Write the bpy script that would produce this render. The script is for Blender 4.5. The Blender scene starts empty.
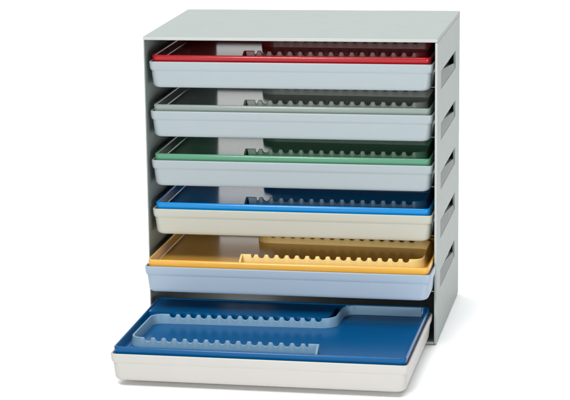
import bpy, bmesh, math
from mathutils import Vector, Matrix

S = bpy.context.scene
COL = S.collection
R = math.radians

# ------------------------------------------------------------------ measures (metres)
W, D, H = 0.310, 0.218, 0.325          # cabinet
A = W / 2
TD = 0.203                             # drawer depth
TH = 0.0275                            # drawer height
PITCH = 0.0529
RIM1 = H - 0.0267                      # z of the topmost drawer's rim

# ------------------------------------------------------------------ materials
def material(name, col, rough=0.4, spec=0.5, vary=0.05, scale=60, bump=0.0, bscale=900, rvary=0.06, coat=0.0):
    m = bpy.data.materials.new(name); m.use_nodes = True
    nt = m.node_tree; b = nt.nodes['Principled BSDF']
    tc = nt.nodes.new('ShaderNodeTexCoord')
    n = nt.nodes.new('ShaderNodeTexNoise'); n.inputs['Scale'].default_value = scale
    n.inputs['Detail'].default_value = 5; n.inputs['Roughness'].default_value = 0.6
    nt.links.new(tc.outputs['Object'], n.inputs['Vector'])
    mx = nt.nodes.new('ShaderNodeMix'); mx.data_type = 'RGBA'
    lo = [c * (1 - vary) for c in col]; hi = [min(1, c * (1 + vary)) for c in col]
    mx.inputs['A'].default_value = (*lo, 1); mx.inputs['B'].default_value = (*hi, 1)
    nt.links.new(n.outputs['Fac'], mx.inputs['Factor'])
    nt.links.new(mx.outputs['Result'], b.inputs['Base Color'])
    mr = nt.nodes.new('ShaderNodeMapRange')
    mr.inputs['To Min'].default_value = max(0.02, rough - rvary); mr.inputs['To Max'].default_value = rough + rvary
    nt.links.new(n.outputs['Fac'], mr.inputs['Value'])
    nt.links.new(mr.outputs['Result'], b.inputs['Roughness'])
    b.inputs['Specular IOR Level'].default_value = spec
    b.inputs['Coat Weight'].default_value = coat
    if bump:
        n2 = nt.nodes.new('ShaderNodeTexNoise'); n2.inputs['Scale'].default_value = bscale; n2.inputs['Detail'].default_value = 3
        nt.links.new(tc.outputs['Object'], n2.inputs['Vector'])
        bp = nt.nodes.new('ShaderNodeBump'); bp.inputs['Strength'].default_value = bump; bp.inputs['Distance'].default_value = 0.0004
        nt.links.new(n2.outputs['Fac'], bp.inputs['Height']); nt.links.new(bp.outputs['Normal'], b.inputs['Normal'])
    return m

PAINT = material('painted_sheet_steel', (0.235, 0.272, 0.258), rough=0.45, bump=0.12, bscale=1400, vary=0.03)
GALV = material('bare_runner_steel', (0.34, 0.36, 0.35), rough=0.35)
DARK = material('slot_shade_steel', (0.15, 0.17, 0.16), rough=0.5)  # shade inside the slots, put into the tongues' colour
WHITE = material('white_sweep_paper', (0.95, 0.95, 0.95), rough=0.9, spec=0.1, vary=0.01)

def shell_mat(name, c): return material(name, c, rough=0.38, vary=0.025, scale=35, bump=0.05, bscale=700)
def gloss_mat(name, c, rough=0.16, spec=0.34): return material(name, c, rough=rough, vary=0.04, scale=30, rvary=0.008, bump=0.0, bscale=220, spec=spec)

def rack_mat(name, c): return material(name, c, rough=0.34, spec=0.2, vary=0.04, rvary=0.02, scale=40, bump=0.03, bscale=500)

# ------------------------------------------------------------------ helpers
def link(name, bm, mat, parent=None, bevel=0.0, seg=2, smooth=35):
    bmesh.ops.recalc_face_normals(bm, faces=bm.faces)
    me = bpy.data.meshes.new(name); bm.to_mesh(me); bm.free()
    me.materials.append(mat)
    o = bpy.data.objects.new(name, me); COL.objects.link(o)
    if parent: o.parent = parent
    if bevel:
        md = o.modifiers.new('bevel', 'BEVEL'); md.width = bevel; md.segments = seg
        md.limit_method = 'ANGLE'; md.angle_limit = R(40); md.harden_normals = False
    if smooth:
        for p in me.polygons: p.use_smooth = True
        me.set_sharp_from_angle(angle=R(smooth))
    return o

def empty(name, loc, label, cat, group=None):
    o = bpy.data.objects.new(name, None); COL.objects.link(o)
    o.empty_display_size = 0.02; o.location = loc
    o['label'] = label; o['category'] = cat
    if group: o['group'] = group
    return o

def box(bm, x0, x1, y0, y1, z0, z1):
    v = [bm.verts.new((x, y, z)) for z in (z0, z1) for y in (y0, y1) for x in (x0, x1)]
    for f in ((0, 1, 3, 2), (4, 6, 7, 5), (0, 4, 5, 1), (1, 5, 7, 3), (3, 7, 6, 2), (2, 6, 4, 0)):
        bm.faces.new([v[i] for i in f])

def ring(x0, x1, y0, y1, r, z, n=7):
    pts = []
    for cx, cy, a0 in ((x1 - r, y0 + r, -90), (x1 - r, y1 - r, 0), (x0 + r, y1 - r, 90), (x0 + r, y0 + r, 180)):
        for i in range(n + 1):
            a = R(a0 + 90 * i / n); pts.append((cx + r * math.cos(a), cy + r * math.sin(a), z))
    return pts

def loft(bm, rings, cap0=False, cap1=False, closed=False):
    vs = [[bm.verts.new(p) for p in rg] for rg in rings]
    n = len(vs[0]); m = len(vs)
    for i in range(m if closed else m - 1):
        a, b = vs[i], vs[(i + 1) % m]
        for k in range(n):
            bm.faces.new((a[k], a[(k + 1) % n], b[(k + 1) % n], b[k]))
    if cap0: bm.faces.new(vs[0][::-1])
    if cap1: bm.faces.new(vs[-1])

# ------------------------------------------------------------------ ground
bm = bmesh.new()
prof = [(-7, 0), (-3, 0), (-1, 0), (1.0, 0)]             # paper sweep: flat table, then curving up behind
prof += [(1.0 + 0.8 * math.sin(R(a)), 0.8 - 0.8 * math.cos(R(a))) for a in range(5, 91, 5)] + [(1.8, 1.6)]
ra = [bm.verts.new((-4, y, z)) for y, z in prof]; rb = [bm.verts.new((4, y, z)) for y, z in prof]
for k in range(len(prof) - 1): bm.faces.new((ra[k], rb[k], rb[k + 1], ra[k + 1]))
g = link('floor', bm, WHITE, smooth=60); g['kind'] = 'structure'

# ------------------------------------------------------------------ cabinet
cab = empty('cabinet', (0, D / 2, 0.0), 'grey green sheet steel cabinet with open front and slotted right side', 'cabinet')
OFF = Vector((0, -D / 2, 0))
EDGE = material('bare_sheet_edge', (0.35, 0.37, 0.36), rough=0.4, vary=0.06)
def front_edges(o):
    o.data.materials.append(EDGE)
    y = min(v.co.y for v in o.data.vertices)
    for p in o.data.polygons:
        if p.normal.y < -0.9 and p.center.y < y + 0.0005: p.material_index = 1
def cpart(name, bm, mat, **k):
    for v in bm.verts: v.co += OFF
    return link(name, bm, mat, cab, **k)

F0 = 0.0015                       # the cabinet stands a hair above the sheet on its folds
TT = 0.0038                       # top sheet fold
bm = bmesh.new(); box(bm, -A, A, 0, D, H - TT, H); front_edges(cpart('top_panel', bm, PAINT, bevel=0.0007))
bm = bmesh.new(); box(bm, -A + 0.0003, -A + 0.0016, 0.0006, D - 0.0005, F0, H - TT - 0.0003); cpart('side_panel', bm, PAINT, bevel=0.0005)

# right side panel with five pressed slots
SLOTS = [(-0.0575, -0.0385), (-0.1112, -0.0935), (-0.1642, -0.1462), (-0.2168, -0.1975), (-0.2706, -0.2520)]
ys = [0.0002, 0.0335, 0.1765, D - 0.0002]
zs = [F0] + sorted([H + z for s in SLOTS for z in s]) + [H - TT - 0.0003]
bm = bmesh.new()
grid = [[bm.verts.new((A - 0.0002, y, z)) for z in zs] for y in ys]
for i in range(3):
    for k in range(len(zs) - 1):
        if i == 1 and k % 2 == 1: continue
        bm.faces.new((grid[i][k], grid[i + 1][k], grid[i + 1][k + 1], grid[i][k + 1]))
ex = bmesh.ops.extrude_face_region(bm, geom=bm.faces[:])
for e in ex['geom']:
    if isinstance(e, bmesh.types.BMVert): e.co.x -= 0.0026
front_edges(cpart('side_panel', bm, PAINT, bevel=0.0005, smooth=0))

bm = bmesh.new()                  # back sheet with one tall opening, added for pale reflections on the insert floors
bx = [-A + 0.0018, -0.121, -0.060, A - 0.003]; bz = [F0 + .0005, 0.030, H - 0.008, H - TT - 0.0005]
gv = [[bm.verts.new((x, D - 0.003, z)) for z in bz] for x in bx]
for i in range(3):
    for k in range(3):
        if not (i == 1 and k == 1): bm.faces.new((gv[i][k], gv[i + 1][k], gv[i + 1][k + 1], gv[i][k + 1]))
ex = bmesh.ops.extrude_face_region(bm, geom=bm.faces[:])
for e in ex['geom']:
    if isinstance(e, bmesh.types.BMVert): e.co.y += 0.0015
cpart('back_panel', bm, PAINT, smooth=0)
bm = bmesh.new(); box(bm, -A + 0.0018, A - 0.003, 0.0004, D - 0.0033, F0 - 0.0005, F0 + 0.0022); front_edges(cpart('bottom_panel', bm, PAINT, bevel=0.0004))

# tongues left standing in the slots, bent a little inwards
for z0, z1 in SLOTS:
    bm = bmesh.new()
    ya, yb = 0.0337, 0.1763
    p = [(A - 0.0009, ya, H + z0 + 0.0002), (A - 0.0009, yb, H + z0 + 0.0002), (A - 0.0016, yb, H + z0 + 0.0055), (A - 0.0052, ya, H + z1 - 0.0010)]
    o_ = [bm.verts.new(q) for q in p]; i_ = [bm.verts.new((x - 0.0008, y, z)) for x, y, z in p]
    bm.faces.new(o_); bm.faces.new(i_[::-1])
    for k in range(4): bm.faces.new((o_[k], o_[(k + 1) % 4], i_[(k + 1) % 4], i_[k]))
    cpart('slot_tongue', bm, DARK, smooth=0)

# runners: the flaps pressed inwards out of the sides, one pair per drawer
for i in range(6):
    zb = RIM1 - i * PITCH - TH - 0.0014
    if i == 5: continue
    for s in (-1, 1):
        bm = bmesh.new()
        xw = (-A + 0.0018) if s < 0 else (A - 0.003)
        xi = xw - s * 0.0085
        box(bm, min(xw, xi), max(xw, xi), 0.002 if (s > 0 and i == 4) else 0.032, D - 0.006, zb, zb + 0.0011)
        cpart('runner', bm, GALV, bevel=0.0003)

# ------------------------------------------------------------------ drawers
RO = 0.1503                                            # rim half width
def make_drawer(label, mat, loc, wide=1.0):
    t = empty('drawer', loc, label, 'drawer', 'pull-out drawers of the cabinet')
    X = RO * wide
    RH = 0.0096
    # shell: outer body, fillet to the bottom, inner faces
    rg = []
    def rr(ins, z, r): return ring(-X + ins, X - ins, ins * 0.28, TD - ins, r, z)
    fil = 0.0042
    bot = 0.0033                                        # inset at the bottom edge
    for k in range(7):                                  # bottom fillet
        a = R(90 * k / 6)
        rg.append(rr(bot + fil * (1 - math.sin(a)), fil * (1 - math.cos(a)), 0.0085 - fil * (1 - math.sin(a)) * .5))
    rg.append(rr(0.0023, TH - RH - 0.0030, 0.0075))
    rg.append(rr(0.0022, TH - RH + 0.0002, 0.007))
    rg.append(rr(0.0022, TH - 0.0022, 0.0065))
    rg.append(rr(0.0034, TH - 0.0022, 0.0062))
    rg.append(rr(0.0058, 0.0052, 0.006))
    rg.append(rr(0.0085, 0.0026, 0.005))
    bm = bmesh.new(); loft(bm, rg, cap0=True, cap1=True)
    link('body', bm, mat, t, smooth=50)
    # rim band
    z0, z1 = TH - RH, TH
    rg = [rr(0.0020, z0 - 0.0002, 0.0066), rr(0.0014, z0 + 0.0004, 0.006), rr(0.0008, z0 + 0.0018, 0.006), rr(0.0005, z0 + 0.0034, 0.006), rr(0.0001, z1 - 0.0018, 0.006), rr(0.0001, z1 - 0.0010, 0.006),
          rr(0.0004, z1 - 0.0003, 0.006), rr(0.0010, z1, 0.0058), rr(0.0018, z1 - 0.0001, 0.0056), rr(0.0023, z1 - 0.0007, 0.0055), rr(0.0024, z1 - 0.0016, 0.0054)]
    bm = bmesh.new(); loft(bm, rg, closed=True)
    link('rim', bm, mat, t, smooth=60)
    return t

# ------------------------------------------------------------------ inserts
UP = 0.0066      # how far the insert stands above the drawer rim
DEEP = 0.0105    # insert floor below its own top
def arc(cx, cy, r, a0, a1, n=8):
    return [(cx + r * math.cos(R(a0 + (a1 - a0) * i / n)), cy + r * math.sin(R(a0 + (a1 - a0) * i / n))) for i in range(n + 1)]

def rack_path():
    fy = 0.0425
    P = [(0.0545, fy)]
    P += arc(-0.127, fy + 0.011, 0.011, 270, 180)
    P += arc(-0.125, 0.122, 0.012, 180, 95)
    P += arc(0.040, 0.155, 0.016, -85, 0)
    P += [(0.0565, 0.182)]
    P += arc(0.0695, 0.184, 0.0125, 180, 90)
    P += [(0.139, 0.1967)]
    return P

def resample(P, step):
    out = []
    for (x0, y0), (x1, y1) in zip(P, P[1:]):
        L = math.hypot(x1 - x0, y1 - y0); n = max(1, int(L / step))
        for i in range(n): out.append((x0 + (x1 - x0) * i / n, y0 + (y1 - y0) * i / n))
    out.append(P[-1]); return out

NP = 0.0110      # notch pitch
def notch(x, x0, x1):
    if x < x0 or x > x1: return 0.0
    u = ((x - x0) / NP) % 1.0
    w = abs(u - 0.5) * NP                       # distance to the notch centre
    r = 0.0034
    if w > r + 0.0008: return 0.0
    if w > r: return 0.0004 * (1 - (w - r) / 0.0008)
    return 0.0004 + 0.0036 * math.sqrt(max(0, 1 - (w / r) ** 2))

def make_rack(parent, mat, sx):
    P = resample(rack_path(), 0.00055)
    top0, base = DEEP - 0.0004, -0.0004
    tt, tb = 0.0010, 0.0019                     # half thickness, top and base
    bm = bmesh.new(); rows = []
    n = len(P)
    for i, (x, y) in enumerate(P):
        a = P[max(0, i - 1)]; b = P[min(n - 1, i + 1)]
        dx, dy = b[0] - a[0], b[1] - a[1]; L = math.hypot(dx, dy); nx, ny = -dy / L, dx / L
        d = 0.0
        if abs(dy) < 0.35 * abs(dx) and y < 0.16:
            d = notch(x, -0.126, -0.126 + 15.5 * NP) if y < 0.08 else notch(x, -0.121, -0.121 + 15 * NP)
        t = top0 - d
        te = tb + (tt - tb) * (t - tt * 0.9 - base) / (top0 - base)      # one plane from foot to edge
        sec = [(-tb, base)] + [(-te * math.cos(R(a)), t - tt * 0.9 + tt * 0.9 * math.sin(R(a))) for a in (0, 30, 60, 90, 120, 150, 180)] + [(tb, base)]
        rows.append([bm.verts.new((sx * (x + nx * o), y + ny * o, z)) for o, z in sec])
    for a, b in zip(rows, rows[1:]):
        for k in range(8): bm.faces.new((a[k], a[k + 1], b[k + 1], b[k]))
        bm.faces.new((a[8], a[0], b[0], b[8]))
    bm.faces.new(rows[0]); bm.faces.new(rows[-1][::-1])
    # gusset that props the free end of the front rail
    y0 = 0.0425 - tb; x = 0.0545
    pr = [(y0 + 0.003, base), (y0 + 0.003, top0 - 0.0002), (y0, top0 - 0.0002), (y0 - 0.006, top0 - 0.0028), (y0 - 0.012, top0 - 0.0062), (y0 - 0.017, base + .0008), (y0 - 0.017, base)]
    A_ = [bm.verts.new((sx * (x - 0.0011), yy, zz)) for yy, zz in pr]
    B_ = [bm.verts.new((sx * (x + 0.0009), yy, zz)) for yy, zz in pr]
    m = len(pr)
    bm.faces.new(A_); bm.faces.new(B_[::-1])
    for k in range(m): bm.faces.new((A_[k], B_[k], B_[(k + 1) % m], A_[(k + 1) % m]))
    return link('instrument_rack', bm, mat, parent, smooth=14)

def make_insert(label, mat, rmat, loc, sx, wide=1.0):
    # loc: middle of the drawer front, on the insert's floor level
    t = empty('tray_insert', loc, label, 'tray insert', 'coloured tray inserts lying in the drawers')
    X = 0.1474 * wide; y0, y1 = 0.0029, TD - 0.0029
    def rr(ins, z, r): return ring(-X + ins, X - ins, y0 + ins, y1 - ins, max(r, .001), z, n=8)
    tz = DEEP
    rg = [rr(0.0042, -0.0042, .004), rr(0.0030, -0.0036, .0045), rr(0.0010, -0.0016, .0055), rr(0.0002, tz - 0.0022, .006), rr(0.0003, tz - 0.0008, .006), rr(0.0008, tz - 0.0002, .0058), rr(0.0014, tz, .0055),
          rr(0.0020, tz - 0.0002, .005), rr(0.0025, tz - 0.0008, .0048), rr(0.0028, tz - 0.0022, .0047), rr(0.0037, 0.0024, .0045),
          rr(0.0044, 0.0009, .004), rr(0.0056, 0.0002, .0035), rr(0.0074, 0.0, .003)]
    bm = bmesh.new(); loft(bm, rg, cap0=True, cap1=True)
    # raised step behind the rear rail
    zt = DEEP - 0.0012
    q = [(-X + 0.0032, 0.1445), (0.038, 0.1445)] + arc(0.038, 0.155, 0.0105, -85, 0) + [(0.0495, 0.190), (0.060, 0.1985), (-X + 0.0032, 0.1985)]
    lo = [bm.verts.new((sx * x, y, -0.0006)) for x, y in q]; hi = [bm.verts.new((sx * x, y, zt)) for x, y in q]
    bm.faces.new(hi); bm.faces.new(lo[::-1])
    for k in range(len(q)): bm.faces.new((lo[k], lo[(k + 1) % len(q)], hi[(k + 1) % len(q)], hi[k]))
    link('shell', bm, mat, t, smooth=60)
    make_rack(t, rmat, sx)
    return t

GREY = (0.262, 0.308, 0.328)
rows = [
 # insert kind, shell colour, rack colour, drawer colour, pulled out, x shift, width
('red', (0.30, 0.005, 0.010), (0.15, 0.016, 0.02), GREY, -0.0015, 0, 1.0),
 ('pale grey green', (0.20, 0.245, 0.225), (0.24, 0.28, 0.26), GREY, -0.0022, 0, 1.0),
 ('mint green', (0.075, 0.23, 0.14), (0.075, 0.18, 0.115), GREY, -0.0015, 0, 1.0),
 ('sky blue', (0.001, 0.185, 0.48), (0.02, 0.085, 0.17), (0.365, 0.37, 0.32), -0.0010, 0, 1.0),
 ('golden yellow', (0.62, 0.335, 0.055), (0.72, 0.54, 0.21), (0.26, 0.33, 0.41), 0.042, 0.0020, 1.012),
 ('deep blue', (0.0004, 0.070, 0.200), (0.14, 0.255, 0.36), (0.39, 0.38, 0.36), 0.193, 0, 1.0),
]
dl = ['pale grey drawer pushed in at the top, holding the red insert',
      'pale grey drawer pushed in, holding the pale grey green insert',
      'pale grey drawer pushed in, holding the mint green insert',
      'beige drawer pushed in, holding the sky blue insert',
      'light blue drawer pulled out slightly, holding the golden yellow insert',
      'off-white drawer at the bottom pulled right out, holding the deep blue insert']
il = ['red plastic insert with notched racks in the topmost drawer',
      'pale grey green plastic insert with notched racks in the second drawer',
      'mint green plastic insert with notched racks between the grey and sky blue ones',
      'sky blue plastic insert with notched racks in the beige drawer',
      'golden yellow plastic insert with notched racks in the slightly open drawer',
      'deep blue plastic insert with two notched rails in the fully pulled out drawer']
for i, (kind, ci, cr, cd, out, xs, wd) in enumerate(rows):
    rim = RIM1 - i * PITCH
    make_drawer(dl[i], shell_mat('drawer_plastic_%s' % kind.replace(' ', '_'), cd), (xs, -out, rim - TH), wd)
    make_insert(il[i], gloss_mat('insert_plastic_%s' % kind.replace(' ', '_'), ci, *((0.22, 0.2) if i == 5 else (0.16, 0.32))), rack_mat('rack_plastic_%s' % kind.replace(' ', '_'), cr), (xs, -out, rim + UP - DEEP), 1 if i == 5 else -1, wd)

# ------------------------------------------------------------------ studio light
w = bpy.data.worlds.new('World'); S.world = w; w.use_nodes = True
bg = w.node_tree.nodes['Background']; bg.inputs['Color'].default_value = (0.97, 0.985, 1.0, 1); bg.inputs['Strength'].default_value = 0.08

def softbox(name, loc, target, sx, sy, power, col):
    l = bpy.data.lights.new(name, 'AREA'); l.shape = 'RECTANGLE'; l.size = sx; l.size_y = sy; l.energy = power; l.color = col
    o = bpy.data.objects.new(name, l); COL.objects.link(o); o.location = loc
    o.rotation_euler = (Vector(target) - Vector(loc)).to_track_quat('-Z', 'Y').to_euler()
    return o
softbox('overhead_softbox', (-0.25, 0.35, 2.6), (-0.25, 0.35, 0), 4.4, 4.4, 142, (0.97, 0.985, 1))
softbox('front_softbox', (-0.08, -1.45, 1.95), (0, 0, 0.15), 0.7, 0.5, 20, (1, 0.99, 0.97))
softbox('added_right_fill', (1.0, -0.95, 0.15), (0.12, 0.08, 0.0), 0.8, 0.2, 6, (1, 1, 0.99))  # unseen fill, added low to brighten the side panel and left inner wall
az = R(-9.5); dist = 2.6
softbox('low_key_softbox', (math.sin(az) * dist - 0.08, -math.cos(az) * dist, 0.78), (0, 0, 0.17), 0.45, 0.40, 33, (1, 0.985, 0.96))

# ------------------------------------------------------------------ camera (fitted to the photograph)
cam = bpy.data.cameras.new('camera'); co = bpy.data.objects.new('camera', cam); COL.objects.link(co)
rx, ry, rz = -0.24347, 0.02558, 0.2376
M = Matrix.Rotation(rz, 3, 'Z') @ Matrix.Rotation(rx, 3, 'X') @ Matrix.Rotation(ry, 3, 'Y')
r_, f_, u_ = M.col[0], M.col[1], M.col[2]
M4 = Matrix(((r_[0], u_[0], -f_[0], 0.4142), (r_[1], u_[1], -f_[1], -2.29531), (r_[2], u_[2], -f_[2], 0.33586 + H), (0, 0, 0, 1)))
co.matrix_world = M4
cam.sensor_fit = 'HORIZONTAL'; cam.sensor_width = 36
cam.lens = 36 * 2261.29 / 570
cam.shift_x = (285 - 160.82) / 570
cam.shift_y = (268.38 - 200) / 570
cam.clip_start = 0.05; cam.clip_end = 200
S.camera = co

S.render.engine = 'CYCLES'
S.cycles.max_bounces = 12
S.view_settings.view_transform = 'Standard'; S.view_settings.look = 'None'
S.view_settings.exposure = 0; S.view_settings.gamma = 1
